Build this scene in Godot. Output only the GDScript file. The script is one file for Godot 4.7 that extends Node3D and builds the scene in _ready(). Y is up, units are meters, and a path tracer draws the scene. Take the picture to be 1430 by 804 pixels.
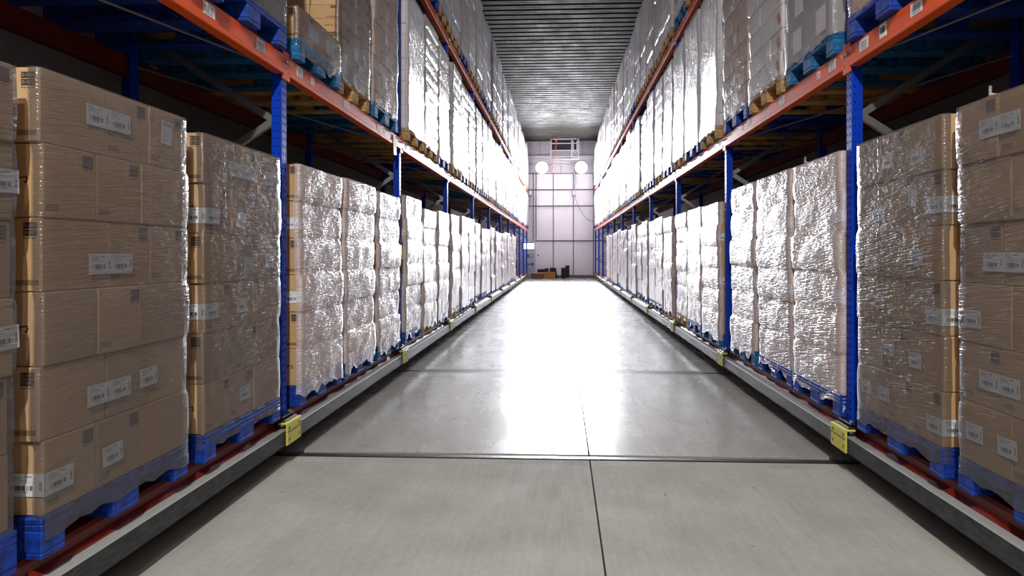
extends Node3D
# Aisle between two mobile pallet racks in a cold store.
# World: floor at y = 0, aisle runs along -Z, door-side rack at x < 0, the rack marked 08 at x > 0.

const FX := 1.84          # front of the upright posts
const RX := 2.86          # front of the rear posts
const BAY := 2.8
const POST0 := 3.81       # distance of post 0 (its middle) down the aisle
const WALLZ := 32.3
const CEIL := 7.63
const FLOOR := 0.05
const LEVELS := [0.38, 2.76, 4.96]   # where pallets stand
const BEAMS := [2.63, 4.83]          # underside of the beams

var rng := RandomNumberGenerator.new()
var M := {}
var cache := {}
var used := {}
var wrap_noise := FastNoiseLite.new()

# ------------------------------------------------------------------ helpers
func numbered(n: String) -> String:
	if not used.has(n):
		used[n] = 0
		return n
	used[n] += 1
	return "%s_%03d" % [n, used[n]]

func part(called: String, mesh: Mesh, m: Material, parent: Node3D, at := Vector3.ZERO, turn := Vector3.ZERO) -> MeshInstance3D:
	var o := MeshInstance3D.new()
	o.name = called
	o.mesh = mesh
	o.material_override = m
	o.position = at
	o.rotation = turn
	parent.add_child(o, true)
	return o

func thing(called: String, label: String, category: String, at := Vector3.ZERO, turn := 0.0, group := "") -> Node3D:
	var o := Node3D.new()
	o.name = numbered(called)
	add_child(o)
	o.position = at
	o.rotation.y = turn
	o.set_meta("label", label)
	o.set_meta("category", category)
	if group:
		o.set_meta("group", group)
	return o

func setting(called: String, label: String, category: String) -> Node3D:
	var o := thing(called, label, category)
	o.set_meta("kind", "structure")
	return o

func start() -> SurfaceTool:
	var st := SurfaceTool.new()
	st.begin(Mesh.PRIMITIVE_TRIANGLES)
	return st

func vert(st: SurfaceTool, p: Vector3, n: Vector3, uv := Vector2.ZERO) -> void:
	st.set_normal(n)
	st.set_uv(uv)
	st.add_vertex(p)

func tri(st: SurfaceTool, a: Vector3, b: Vector3, c: Vector3, n: Vector3, ua := Vector2.ZERO, ub := Vector2.ZERO, uc := Vector2.ZERO) -> void:
	if (b - a).cross(c - a).dot(n) > 0.0:
		vert(st, a, n, ua); vert(st, c, n, uc); vert(st, b, n, ub)
	else:
		vert(st, a, n, ua); vert(st, b, n, ub); vert(st, c, n, uc)

func quad(st: SurfaceTool, a: Vector3, b: Vector3, c: Vector3, d: Vector3, n: Vector3, ua := Vector2.ZERO, ub := Vector2(1, 0), uc := Vector2(1, 1), ud := Vector2(0, 1)) -> void:
	tri(st, a, b, c, n, ua, ub, uc)
	tri(st, a, c, d, n, ua, uc, ud)

# a box with chamfered edges, centred on c; cells = atlas rectangles for the faces +x -x +z -z (rest plain)
func add_box(st: SurfaceTool, c: Vector3, s: Vector3, ch := 0.003, cells := []) -> void:
	var h := s * 0.5
	ch = minf(ch, minf(h.x, minf(h.y, h.z)) * 0.6)
	var axes := [Vector3.RIGHT, Vector3.UP, Vector3.BACK]
	for ax in 3:
		var u := (ax + 1) % 3
		var v := (ax + 2) % 3
		for sg in [-1.0, 1.0]:
			var n: Vector3 = axes[ax] * sg
			var q := []
			var uvs := []
			for k in [[-1, -1], [1, -1], [1, 1], [-1, 1]]:
				var p := Vector3.ZERO
				p[ax] = h[ax] * sg
				p[u] = (h[u] - ch) * k[0]
				p[v] = (h[v] - ch) * k[1]
				q.append(c + p)
				var su := 0.0
				var sv := 0.5 - p.y / s.y
				if ax == 0:
					su = 0.5 - p.z / s.z * sg
				elif ax == 2:
					su = 0.5 + p.x / s.x * sg
				else:
					su = 0.5 + p.x / s.x
					sv = 0.5 + p.z / s.z
				var cell := Rect2(0.80, 0.02, 0.18, 0.9)
				if cells.size() == 4 and ax == 0:
					cell = cells[0 if sg > 0 else 1]
				elif cells.size() == 4 and ax == 2:
					cell = cells[2 if sg > 0 else 3]
				elif cells.is_empty():
					cell = Rect2(0, 0, 1, 1)
				uvs.append(cell.position + Vector2(su, sv) * cell.size)
			quad(st, q[0], q[1], q[2], q[3], n, uvs[0], uvs[1], uvs[2], uvs[3])
	if ch <= 0.0:
		return
	var plain_uv := Vector2(0.9, 0.5)
	for ax in 3:                      # edges along axis ax
		var u := (ax + 1) % 3
		var v := (ax + 2) % 3
		for su in [-1.0, 1.0]:
			for sv in [-1.0, 1.0]:
				var n: Vector3 = (axes[u] * su + axes[v] * sv).normalized()
				var q := []
				for k in [[-1, 0], [1, 0], [1, 1], [-1, 1]]:
					var p := Vector3.ZERO
					p[ax] = (h[ax] - ch) * k[0]
					p[u] = (h[u] - (ch if k[1] else 0.0)) * su
					p[v] = (h[v] - (0.0 if k[1] else ch)) * sv
					q.append(c + p)
				quad(st, q[0], q[1], q[2], q[3], n, plain_uv, plain_uv, plain_uv, plain_uv)
	for sx in [-1.0, 1.0]:
		for sy in [-1.0, 1.0]:
			for sz in [-1.0, 1.0]:
				var n := Vector3(sx, sy, sz).normalized()
				var a := Vector3(h.x * sx, (h.y - ch) * sy, (h.z - ch) * sz)
				var b := Vector3((h.x - ch) * sx, h.y * sy, (h.z - ch) * sz)
				var d := Vector3((h.x - ch) * sx, (h.y - ch) * sy, h.z * sz)
				tri(st, c + a, c + b, c + d, n, plain_uv, plain_uv, plain_uv)

func box(s: Vector3, ch := 0.003, cells := [], tag := "") -> Mesh:
	var key := "%.3f %.3f %.3f %.4f %s" % [s.x, s.y, s.z, ch, tag]
	if not cache.has(key):
		var st := start()
		add_box(st, Vector3.ZERO, s, ch, cells)
		cache[key] = st.commit()
	return cache[key]

# a closed outline in x, y extruded along z from 0 to -length ... outline runs counter-clockwise
func extrude(outline: PackedVector2Array, length: float, round_deg := 0.0) -> Mesh:
	var st := start()
	var n := outline.size()
	for i in n:
		var a := outline[i]
		var b := outline[(i + 1) % n]
		var d := b - a
		if d.length() < 1e-6:
			continue
		var nn := Vector3(d.y, -d.x, 0).normalized()
		quad(st, Vector3(a.x, a.y, 0), Vector3(b.x, b.y, 0), Vector3(b.x, b.y, -length), Vector3(a.x, a.y, -length), nn)
	var t := Geometry2D.triangulate_polygon(outline)
	for i in range(0, t.size(), 3):
		for z in [0.0, -length]:
			tri(st, Vector3(outline[t[i]].x, outline[t[i]].y, z), Vector3(outline[t[i + 1]].x, outline[t[i + 1]].y, z), Vector3(outline[t[i + 2]].x, outline[t[i + 2]].y, z), Vector3(0, 0, 1 if z == 0.0 else -1))
	return st.commit()

func add_tube(st: SurfaceTool, path: Array, r: float, sides := 8) -> void:
	var rings := []
	for i in path.size():
		var t: Vector3
		if i == 0:
			t = path[1] - path[0]
		elif i == path.size() - 1:
			t = path[i] - path[i - 1]
		else:
			t = path[i + 1] - path[i - 1]
		t = t.normalized()
		var a := t.cross(Vector3.UP if absf(t.y) < 0.9 else Vector3.RIGHT).normalized()
		var b := t.cross(a)
		var ring := []
		for k in sides:
			var w := TAU * k / sides
			ring.append(a * cos(w) + b * sin(w))
		rings.append(ring)
	for i in path.size() - 1:
		for k in sides:
			var k2 := (k + 1) % sides
			var n0: Vector3 = rings[i][k]
			var n1: Vector3 = rings[i][k2]
			quad(st, path[i] + n0 * r, path[i] + n1 * r, path[i + 1] + rings[i + 1][k2] * r, path[i + 1] + rings[i + 1][k] * r, (n0 + n1).normalized())
	for e in [0, path.size() - 1]:
		var n: Vector3 = (path[0] - path[1] if e == 0 else path[e] - path[e - 1]).normalized()
		for k in range(1, sides - 1):
			tri(st, path[e] + rings[e][0] * r, path[e] + rings[e][k] * r, path[e] + rings[e][k + 1] * r, n)

func tube(path: Array, r: float, sides := 8) -> Mesh:
	var st := start()
	add_tube(st, path, r, sides)
	return st.commit()

# a bar of rectangular section from a to b
func bar_between(called: String, a: Vector3, b: Vector3, w: float, h: float, m: Material, parent: Node3D) -> MeshInstance3D:
	var o := part(called, box(Vector3(w, h, snappedf(a.distance_to(b), 0.001)), 0.002), m, parent)
	o.transform = Transform3D(Basis.looking_at((b - a).normalized(), Vector3.UP if absf((b - a).normalized().y) < 0.99 else Vector3.RIGHT), (a + b) * 0.5)
	return o

# ------------------------------------------------------------------ textures and materials
const GLYPHS := {
	"A": "010101111101101", "C": "111100100100111", "D": "110101101101110", "H": "101101111101101", "N": "111101101101101", "O": "111101101101111",
	"P": "111101111100100", "R": "110101110101101", "T": "111010010010010", "Y": "101101010010010", "-": "000000111000000", "S": "111100111001111",
}

func draw_text(im: Image, text: String, x: int, y: int, px: int, c: Color) -> void:
	for ch in text:
		if GLYPHS.has(ch):
			for i in 15:
				if GLYPHS[ch][i] == "1":
					im.fill_rect(Rect2i(x + (i % 3) * px, y + (i / 3) * px, px, px), c)
		x += 4 * px

func brush(im: Image, pts: Array, r: int, c: Color) -> void:
	for i in pts.size() - 1:
		var a: Vector2 = pts[i]
		var b: Vector2 = pts[i + 1]
		var n := int(a.distance_to(b)) + 1
		for k in n + 1:
			var p := a.lerp(b, float(k) / n)
			im.fill_rect(Rect2i(int(p.x) - r, int(p.y) - r / 2, 2 * r, r + 1), c)

func tex(im: Image) -> ImageTexture:
	return ImageTexture.create_from_image(im)

func kraft_image() -> Image:
	# three printed faces and a plain one side by side: long side, end with mark, end with script, plain
	var im := Image.create(1280, 320, false, Image.FORMAT_RGB8)
	var n := FastNoiseLite.new()
	n.seed = 4
	n.frequency = 0.03
	for y in 320:
		for x in 1280:
			var f := 0.965 + 0.035 * n.get_noise_2d(x * 0.5, y * 3.0) + 0.03 * n.get_noise_2d(x * 0.25, y * 0.25)
			im.set_pixel(x, y, Color(0.800 * f, 0.668 * f, 0.505 * f))
	var ink := Color(0.22, 0.21, 0.21)
	var pale := Color(0.62, 0.51, 0.38)
	var faint := Color(0.56, 0.46, 0.35)
	for cell in [0, 1]:                        # the dark printed square with two lines of lettering
		var x0: int = cell * 320 + 230
		im.fill_rect(Rect2i(x0, 20, 66, 28), ink)
		im.fill_rect(Rect2i(x0, 51, 66, 28), ink)
		draw_text(im, "R-DAY", x0 + 5, 26, 3, pale)
		draw_text(im, "N-DPC", x0 + 5, 57, 3, pale)
		for k in 5:
			im.fill_rect(Rect2i(x0 + 2 + k * 13, 84 + (k % 2) * 2, 7, 6), ink)
	# long side: a grey print block near the foot
	for r in 3:
		im.fill_rect(Rect2i(18, 262 + r * 10, 74, 7), faint)
	# end with mark: pale grey bar near the foot
	im.fill_rect(Rect2i(500, 268, 124, 24), Color(0.52, 0.43, 0.33))
	# end with script lettering: ers
	var o := Vector2(800, 140)
	var black := Color(0.09, 0.08, 0.08)
	brush(im, [o + Vector2(0, 20), o + Vector2(16, 11), o + Vector2(12, 3), o + Vector2(3, 14), o + Vector2(10, 29), o + Vector2(27, 20), o + Vector2(39, 3), o + Vector2(44, 11), o + Vector2(38, 29)], 3, black)
	brush(im, [o + Vector2(44, 11), o + Vector2(59, 5), o + Vector2(66, 8), o + Vector2(77, 2), o + Vector2(84, 15), o + Vector2(78, 30), o + Vector2(69, 26)], 3, black)
	for k in 9:                                # plain side: one faint line of small print
		im.fill_rect(Rect2i(1040 + k * 8, 170, 5, 4), faint)
	return im

func label_image() -> Image:
	var im := Image.create(256, 184, false, Image.FORMAT_RGB8)
	im.fill(Color(0.90, 0.91, 0.94))
	var g := Color(0.45, 0.46, 0.50)
	var d := Color(0.08, 0.08, 0.10)
	for r in 4:
		im.fill_rect(Rect2i(24, 16 + r * 12, 60 + (r * 37) % 60, 4), g)
	im.fill_rect(Rect2i(130, 20, 46, 8), g)
	im.fill_rect(Rect2i(14, 70, 180, 2), g)
	var x := 40
	var k := 7
	while x < 180:                             # bar code
		k = (k * 31 + 11) % 97
		im.fill_rect(Rect2i(x, 96, 2 + k % 5, 40), d)
		x += 5 + k % 7
	im.fill_rect(Rect2i(60, 144, 90, 6), g)
	for r in 9:
		im.fill_rect(Rect2i(222, 60 + r * 9, 18, 3 + r % 4), d)
	return im

func sheet_image() -> Image:
	var im := Image.create(128, 200, false, Image.FORMAT_RGB8)
	im.fill(Color(0.91, 0.92, 0.95))
	for r in 4:
		im.fill_rect(Rect2i(16, 14 + r * 8, 96, 5), Color(0.45, 0.47, 0.52))
	for r in 7:
		im.fill_rect(Rect2i(16, 70 + r * 16, 50 + (r * 29) % 44, 3), Color(0.6, 0.62, 0.66))
	return im

func beam_label_image() -> Image:
	var im := Image.create(160, 110, false, Image.FORMAT_RGB8)
	im.fill(Color(0.88, 0.89, 0.92))
	var x := 14
	var k := 5
	while x < 140:
		k = (k * 29 + 13) % 89
		im.fill_rect(Rect2i(x, 22, 2 + k % 4, 62), Color(0.25, 0.26, 0.30))
		x += 5 + k % 6
	im.fill_rect(Rect2i(30, 90, 100, 9), Color(0.4, 0.42, 0.46))
	return im

func height_texture(w: int, h: int, fn: Callable) -> Image:
	var im := Image.create(w, h, false, Image.FORMAT_RGB8)
	for y in h:
		for x in w:
			var v: float = clampf(fn.call(x, y), 0.0, 1.0)
			im.set_pixel(x, y, Color(v, v, v))
	return im

func mat(called: String, c: Color, rough: float, metal := 0.0, spec := 0.5) -> StandardMaterial3D:
	var m := StandardMaterial3D.new()
	m.resource_name = called
	m.albedo_color = c
	m.roughness = rough
	m.metallic = metal
	m.metallic_specular = spec
	M[called] = m
	return m

func noise_tex(freq: float, lo: Color, hi: Color, sd: int, size := 512, normal := false, oct := 4) -> NoiseTexture2D:
	var n := FastNoiseLite.new()
	n.seed = sd
	n.frequency = freq
	n.fractal_octaves = oct
	var t := NoiseTexture2D.new()
	t.width = size
	t.height = size
	t.seamless = true
	t.noise = n
	if normal:
		t.as_normal_map = true
		t.bump_strength = 4.0
	else:
		var g := Gradient.new()
		g.set_color(0, lo)
		g.set_color(1, hi)
		t.color_ramp = g
	return t

func make_materials() -> void:
	# cartons
	var kt := tex(kraft_image())
	var tones := [Color(1, 1, 1), Color(0.93, 0.93, 0.95), Color(0.98, 0.95, 0.90)]
	for i in 3:
		var m := mat("kraft_%d" % i, tones[i], 0.75)
		m.albedo_texture = kt
	mat("white_card", Color(0.88, 0.87, 0.86), 0.6)
	mat("grey_card", Color(0.55, 0.53, 0.53), 0.65)
	mat("red_print", Color(0.75, 0.16, 0.18), 0.6)
	var m := mat("label", Color.WHITE, 0.5)
	m.albedo_texture = tex(label_image())
	m = mat("sheet", Color.WHITE, 0.5)
	m.albedo_texture = tex(sheet_image())
	m = mat("beam_label", Color.WHITE, 0.5)
	m.albedo_texture = tex(beam_label_image())
	mat("paper", Color(0.86, 0.86, 0.87), 0.7)
	# stretch film: thin sheets tinted grey or whitish, creased by pulling
	var n := FastNoiseLite.new()
	n.seed = 12
	n.frequency = 0.012
	n.fractal_octaves = 3
	var creases := height_texture(768, 768, func(x, y):
		var a := n.get_noise_2d(x * 0.22 + y * 0.1, y * 4.0 + x * 0.5)
		var b := n.get_noise_2d(x * 0.5 + 900.0, y * 9.0 - x * 0.6)
		var c := n.get_noise_2d(x * 1.1, y * 1.6 + 400.0)
		return 0.42 + 0.40 * (0.5 - absf(a) * 1.6) + 0.20 * b + 0.30 * c)
	creases.bump_map_to_normal_map(7.0)
	var slanted := height_texture(768, 768, func(x, y):
		var p: float = x * 0.55 + y * 0.83
		var q: float = -x * 0.83 + y * 0.55
		var a := n.get_noise_2d(q * 0.25, p * 4.5)
		var b := n.get_noise_2d(q * 0.5 + 700.0, p * 9.0)
		var c := n.get_noise_2d(x * 1.0, y * 1.2 + 300.0)
		return 0.42 + 0.42 * (0.5 - absf(a) * 1.6) + 0.22 * b + 0.25 * c)
	slanted.bump_map_to_normal_map(7.0)
	var ct := tex(creases)
	var dt := tex(slanted)
	for v in [["film_grey", 0.46, ct, 0.62, Color(0.34, 0.33, 0.35), 0.5], ["film_creased", 0.40, ct, 1.0, Color(0.95, 0.92, 0.97), 0.5], ["film_slanted", 0.40, dt, 1.6, Color(0.92, 0.90, 0.95), 0.45], ["film_slack", 0.27, ct, 1.0, Color(0.80, 0.78, 0.84), 0.42]]:
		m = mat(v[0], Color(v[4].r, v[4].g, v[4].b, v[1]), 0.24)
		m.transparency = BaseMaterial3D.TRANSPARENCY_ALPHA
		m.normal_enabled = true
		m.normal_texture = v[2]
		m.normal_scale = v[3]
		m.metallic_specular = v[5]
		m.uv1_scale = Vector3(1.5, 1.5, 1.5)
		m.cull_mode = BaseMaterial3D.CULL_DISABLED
	# pallets
	var wood := noise_tex(0.012, Color(0.62, 0.47, 0.28), Color(0.80, 0.66, 0.44), 21)
	m = mat("pallet_wood", Color(1, 1, 1), 0.8)
	m.albedo_texture = wood
	m.uv1_triplanar = true
	m.uv1_scale = Vector3(1.0, 6.0, 1.0)
	var chips := noise_tex(0.02, Color(0.62, 0.62, 0.62), Color(1.2, 1.2, 1.2), 22)
	m = mat("pallet_blue", Color(0.02, 0.24, 0.66), 0.6)
	m.albedo_texture = chips
	m.uv1_triplanar = true
	m.uv1_scale = Vector3(2, 2, 2)
	m = mat("pallet_teal", Color(0.04, 0.42, 0.66), 0.6)
	m.albedo_texture = chips
	m.uv1_triplanar = true
	m.uv1_scale = Vector3(2, 2, 2)
	# rack
	mat("post_blue", Color(0.0, 0.22, 0.72), 0.45, 0.0, 0.35)
	mat("beam_orange", Color(0.86, 0.33, 0.07), 0.36)
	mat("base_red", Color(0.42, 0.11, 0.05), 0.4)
	m = mat("galvanised", Color(0.62, 0.64, 0.66), 0.42, 0.85)
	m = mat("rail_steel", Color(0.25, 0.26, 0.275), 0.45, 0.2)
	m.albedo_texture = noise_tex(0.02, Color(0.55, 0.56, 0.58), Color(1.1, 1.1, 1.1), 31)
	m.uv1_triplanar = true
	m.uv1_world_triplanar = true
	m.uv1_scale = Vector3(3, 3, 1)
	mat("rail_pale_top", Color(0.60, 0.61, 0.61), 0.55, 0.1)
	mat("yellow_plate", Color(0.82, 0.80, 0.38), 0.5)
	mat("dark_bracket", Color(0.10, 0.11, 0.13), 0.5)
	mat("bolt_steel", Color(0.75, 0.76, 0.78), 0.3, 0.9)
	mat("added_carriage_steel", Color(0.45, 0.46, 0.47), 0.6, 0.3)
	mat("ink_black", Color(0.03, 0.03, 0.035), 0.6)
	# room
	var fi := Image.create(1024, 1024, false, Image.FORMAT_RGB8)
	var fr := Image.create(512, 512, false, Image.FORMAT_RGB8)
	var a := FastNoiseLite.new()
	a.seed = 3
	a.frequency = 0.006
	a.fractal_octaves = 5
	for y in 1024:
		for x in 1024:
			var f := 0.64 + 0.055 * a.get_noise_2d(x, y) + 0.02 * a.get_noise_2d(x * 18.0, y * 1.2) + 0.02 * a.get_noise_2d(x * 12.0, y * 12.0)
			im_px(fi, x, y, f)
	for y in 512:
		for x in 512:
			var f := clampf(0.88 + 0.16 * a.get_noise_2d(x * 2.0 + 300.0, y * 2.0) + 0.08 * a.get_noise_2d(x * 14.0, y * 2.0), 0.5, 1.0)
			fr.set_pixel(x, y, Color(f, f, f))
	rng.seed = 77
	for k in 16:                               # small dark scuffs and stains
		var p := Vector2(rng.randf_range(20, 1000), rng.randf_range(20, 1000))
		var d := Vector2.from_angle(rng.randf() * TAU) * rng.randf_range(3, 10)
		brush(fi, [p, p + d, p + d * 1.3 + Vector2(rng.randf_range(-3, 3), 2)], 1, Color(0.52, 0.515, 0.50))
	var ft := tex(fi)
	var rt := tex(fr)
	for v in [["floor_matte", Color(0.98, 0.985, 0.97), 0.9, 0.3], ["floor_polished", Color(1.0, 0.995, 1.0), 0.31, 0.6]]:
		m = mat(v[0], v[1], v[2], 0.0, v[3])
		m.albedo_texture = ft
		m.roughness_texture = rt
		m.uv1_triplanar = true
		m.uv1_world_triplanar = true
		m.uv1_scale = Vector3(0.26, 0.26, 0.26)
	mat("joint_dark", Color(0.16, 0.15, 0.15), 0.9)
	mat("patch_concrete", Color(0.50, 0.49, 0.48), 0.45)
	mat("floor_rail_steel", Color(0.36, 0.35, 0.36), 0.35, 0.7)
	m = mat("deck_metal", Color(0.285, 0.285, 0.265), 0.33, 0.25, 0.35)
	m.roughness_texture = rt
	m.uv1_triplanar = true
	m.uv1_world_triplanar = true
	m.uv1_scale = Vector3(0.2, 0.2, 0.2)
	m.roughness = 0.8
	mat("wall_panel", Color(0.93, 0.93, 0.94), 0.45)
	mat("wall_upper", Color(0.80, 0.80, 0.82), 0.6)
	mat("wall_joint", Color(0.36, 0.36, 0.38), 0.7)
	mat("kerb", Color(0.42, 0.42, 0.42), 0.8)
	mat("door_paint", Color(0.72, 0.75, 0.82), 0.45)
	mat("exit_green", Color(0.02, 0.42, 0.24), 0.4)
	mat("sign_white", Color(0.9, 0.92, 0.9), 0.5)
	mat("machine_grey", Color(0.55, 0.56, 0.58), 0.45)
	mat("machine_dark", Color(0.13, 0.13, 0.15), 0.6)
	mat("pipe_white", Color(0.82, 0.82, 0.84), 0.45)
	mat("hose_orange", Color(0.85, 0.42, 0.25), 0.5)
	mat("cable_grey", Color(0.34, 0.34, 0.36), 0.6)
	mat("black_card", Color(0.05, 0.055, 0.07), 0.6)
	mat("crate_brown", Color(0.50, 0.33, 0.17), 0.7)
	mat("crate_tan", Color(0.62, 0.45, 0.25), 0.7)
	mat("board_pale", Color(0.72, 0.66, 0.56), 0.7)

func im_px(im: Image, x: int, y: int, f: float) -> void:
	im.set_pixel(x, y, Color(f * 1.0, f * 1.0, f * 0.985))

func lens_material(called: String, c: Color, e: float) -> StandardMaterial3D:
	var m := mat(called, Color(0.95, 0.95, 0.95), 0.4)
	m.emission_enabled = true
	m.emission = c
	m.emission_energy_multiplier = e
	return m

# ------------------------------------------------------------------ camera, lights
func camera_and_light() -> void:
	var cam := Camera3D.new()
	cam.name = "camera"
	cam.projection = Camera3D.PROJECTION_FRUSTUM
	cam.near = 0.05
	cam.far = 200.0
	var f := 815.0
	cam.size = 2.0 * (402.0 / f) * cam.near
	cam.frustum_offset = Vector2((715.0 - 750.0) / f, (353.0 - 402.0) / f) * cam.near
	cam.position = Vector3(0, 1.45, 0)
	cam.rotation.y = deg_to_rad(2.35)
	add_child(cam)
	cam.current = true
	var we := WorldEnvironment.new()
	we.name = "surroundings"
	var e := Environment.new()
	e.background_mode = Environment.BG_COLOR
	e.background_color = Color.BLACK
	e.tonemap_mode = Environment.TONE_MAPPER_LINEAR
	e.tonemap_exposure = 1.0
	e.sdfgi_enabled = true
	e.ssao_enabled = true
	e.ssil_enabled = true
	we.environment = e
	add_child(we)

const LAMP_FAR := 262.0
const LAMP_NEAR := 37.0

func disc(r: float, thick: float) -> Mesh:
	var c := CylinderMesh.new()
	c.top_radius = r
	c.bottom_radius = r
	c.height = thick
	c.radial_segments = 32
	c.rings = 1
	var st := start()
	st.append_from(c, 0, Transform3D(Basis(Vector3.RIGHT, PI / 2), Vector3.ZERO))
	return st.commit()

func floodlight(called: String, label: String, at: Vector3, aim: Vector3, energy: float, glow: float, stem: Vector3, cone := 85.0) -> void:
	# a flat flood lamp: housing, cooling fins, glowing lens, bracket; `at` is the middle of the lens
	var t := thing(called, label, "floodlight", at)
	var bs := Basis.looking_at(aim.normalized(), Vector3.UP)
	var put := func(o: Node3D, p: Vector3): o.transform = Transform3D(bs, bs * p)
	put.call(part("housing", box(Vector3(0.30, 0.30, 0.09), 0.015), M.machine_grey, t), Vector3(0, 0, 0.07))
	put.call(part("reflector_rim", disc(0.34, 0.05), M.machine_grey, t), Vector3(0, 0, 0.032))
	put.call(part("lens", disc(0.31, 0.012), lens_material("lamp_glow_" + called + str(used[called]), Color(1.0, 0.98, 0.97), glow), t), Vector3(0, 0, 0.0))
	for k in 7:
		put.call(part("cooling_fin", box(Vector3(0.008, 0.26, 0.05), 0.001), M.machine_grey, t), Vector3(-0.12 + k * 0.04, 0, 0.13))
	for s in [-1, 1]:
		put.call(part("bracket_arm", box(Vector3(0.012, 0.05, 0.26), 0.002), M.machine_dark, t), Vector3(0.348 * s, 0, 0.16))
	var back: Vector3 = bs * Vector3(0, 0, 0.28)
	put.call(part("bracket_bar", box(Vector3(0.71, 0.05, 0.012), 0.002), M.machine_dark, t), Vector3(0, 0, 0.285))
	part("mounting_arm", tube([back, stem], 0.022), M.machine_dark, t)
	var l := SpotLight3D.new()
	l.name = "flood"
	l.position = bs * Vector3(0, 0, -0.03)
	l.basis = bs
	l.spot_angle = cone
	l.spot_angle_attenuation = 1.0 if cone < 80.0 else 0.4
	l.spot_range = 60.0
	l.spot_attenuation = 2.0
	l.light_energy = energy
	l.light_color = Color(0.96, 0.97, 1.0) if cone < 80.0 else Color(1.0, 0.98, 0.94)
	l.light_size = 0.16 if cone < 80.0 else 0.08
	l.shadow_enabled = true
	t.add_child(l)

# ------------------------------------------------------------------ the room
func build_room() -> void:
	# floor: slabs either side of the saw cut and of the rails let into the concrete
	var fl := setting("floor", "polished grey concrete slabs with saw-cut joint and steel rails across", "floor")
	fl.position.y = FLOOR
	part("floor_base", box(Vector3(9.6, 0.1, 42.0), 0.0), M.joint_dark, fl, Vector3(0, -0.09, -12.5))
	var cuts := [-8.0, 3.95, 6.76, 32.4]
	for i in 3:
		var z0: float = cuts[i] + (0.0 if i == 0 else (0.11 if i == 1 else 0.22))
		var z1: float = cuts[i + 1]
		for side in 2:
			var x0 := -4.75 if side == 0 else 0.198
			var x1 := 0.190 if side == 0 else 4.75
			part("floor_slab", box(Vector3(x1 - x0, 0.04, z1 - z0), 0.002), M.floor_matte if i == 0 else M.floor_polished, fl, Vector3((x0 + x1) / 2, -0.02, -(z0 + z1) / 2))
	for r in [[3.95, 0.11], [6.76, 0.22]]:
		if r[1] > 0.15:
			part("mortar_strip", box(Vector3(9.5, 0.04, 0.075), 0.002), M.patch_concrete, fl, Vector3(0, -0.0215, -(r[0] + 0.045)))
			part("mortar_strip", box(Vector3(9.5, 0.04, 0.055), 0.002), M.patch_concrete, fl, Vector3(0, -0.0215, -(r[0] + 0.185)))
		var zc: float = r[0] + (0.055 if r[1] < 0.15 else 0.12)
		part("floor_rail", box(Vector3(9.5, 0.04, 0.05), 0.003), M.floor_rail_steel, fl, Vector3(0, -0.022, -zc))
	# ceiling: trapezoidal steel deck, ribs across the aisle
	var ce := setting("ceiling", "ribbed galvanised steel deck ceiling above the aisle", "ceiling")
	var prof := PackedVector2Array()
	var per := 0.3
	var nper := 4
	for k in nper:
		var x := k * per
		prof.append_array([Vector2(x, 0.07), Vector2(x + 0.07, 0.07), Vector2(x + 0.10, 0.0), Vector2(x + 0.17, 0.0), Vector2(x + 0.185, 0.012), Vector2(x + 0.20, 0.0), Vector2(x + 0.27, 0.0)])
	prof.append(Vector2(nper * per, 0.07))
	prof.append(Vector2(nper * per, 0.09))
	prof.append(Vector2(0, 0.09))
	var sheet := extrude(prof, 9.6)
	var zz := 8.0
	while zz > -WALLZ:
		var o := part("ceiling_sheet", sheet, M.deck_metal, ce)
		o.transform = Transform3D(Basis(Vector3.UP, PI / 2), Vector3(4.8, CEIL, zz))
		# profile runs along local x -> world -z, extrusion along -z -> world -x
		zz -= per * nper
	part("roof_slab", box(Vector3(9.8, 0.2, 42.2), 0.0), M.wall_upper, ce, Vector3(0, CEIL + 0.2, -12.5))
	# side walls and the wall behind
	for s in [-1, 1]:
		var w := setting("wall_left" if s < 0 else "wall_right", "white wall behind the %s pallet rack" % ("door-side" if s < 0 else "08"), "wall")
		part("wall_body", box(Vector3(0.2, CEIL + 0.3, 42.2), 0.0), M.wall_upper, w, Vector3(4.85 * s, (CEIL + 0.3) / 2, -12.5))
	var wb := setting("wall_front", "plain wall at the open end of the aisle", "wall")
	part("wall_body", box(Vector3(9.8, CEIL + 0.3, 0.2), 0.0), M.wall_upper, wb, Vector3(0, (CEIL + 0.3) / 2, 8.1))
	end_wall()

func ribbed_panel(w: float, h: float) -> Mesh:
	var key := "panel %.3f %.3f" % [w, h]
	if cache.has(key):
		return cache[key]
	var p := PackedVector2Array([Vector2(-w / 2, -0.03)])
	p.append(Vector2(w / 2, -0.03))
	var n := int(w / 0.11)
	var pitch := w / n
	for k in range(n - 1, -1, -1):
		var x := -w / 2 + k * pitch
		p.append(Vector2(x + pitch, 0.0 if k < n - 1 else 0.0))
		p.append(Vector2(x + 0.030, 0.0))
		p.append(Vector2(x + 0.022, -0.008))
		p.append(Vector2(x + 0.008, -0.008))
		p.append(Vector2(x + 0.001, 0.0))
	cache[key] = extrude(p, h)
	return cache[key]

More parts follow.
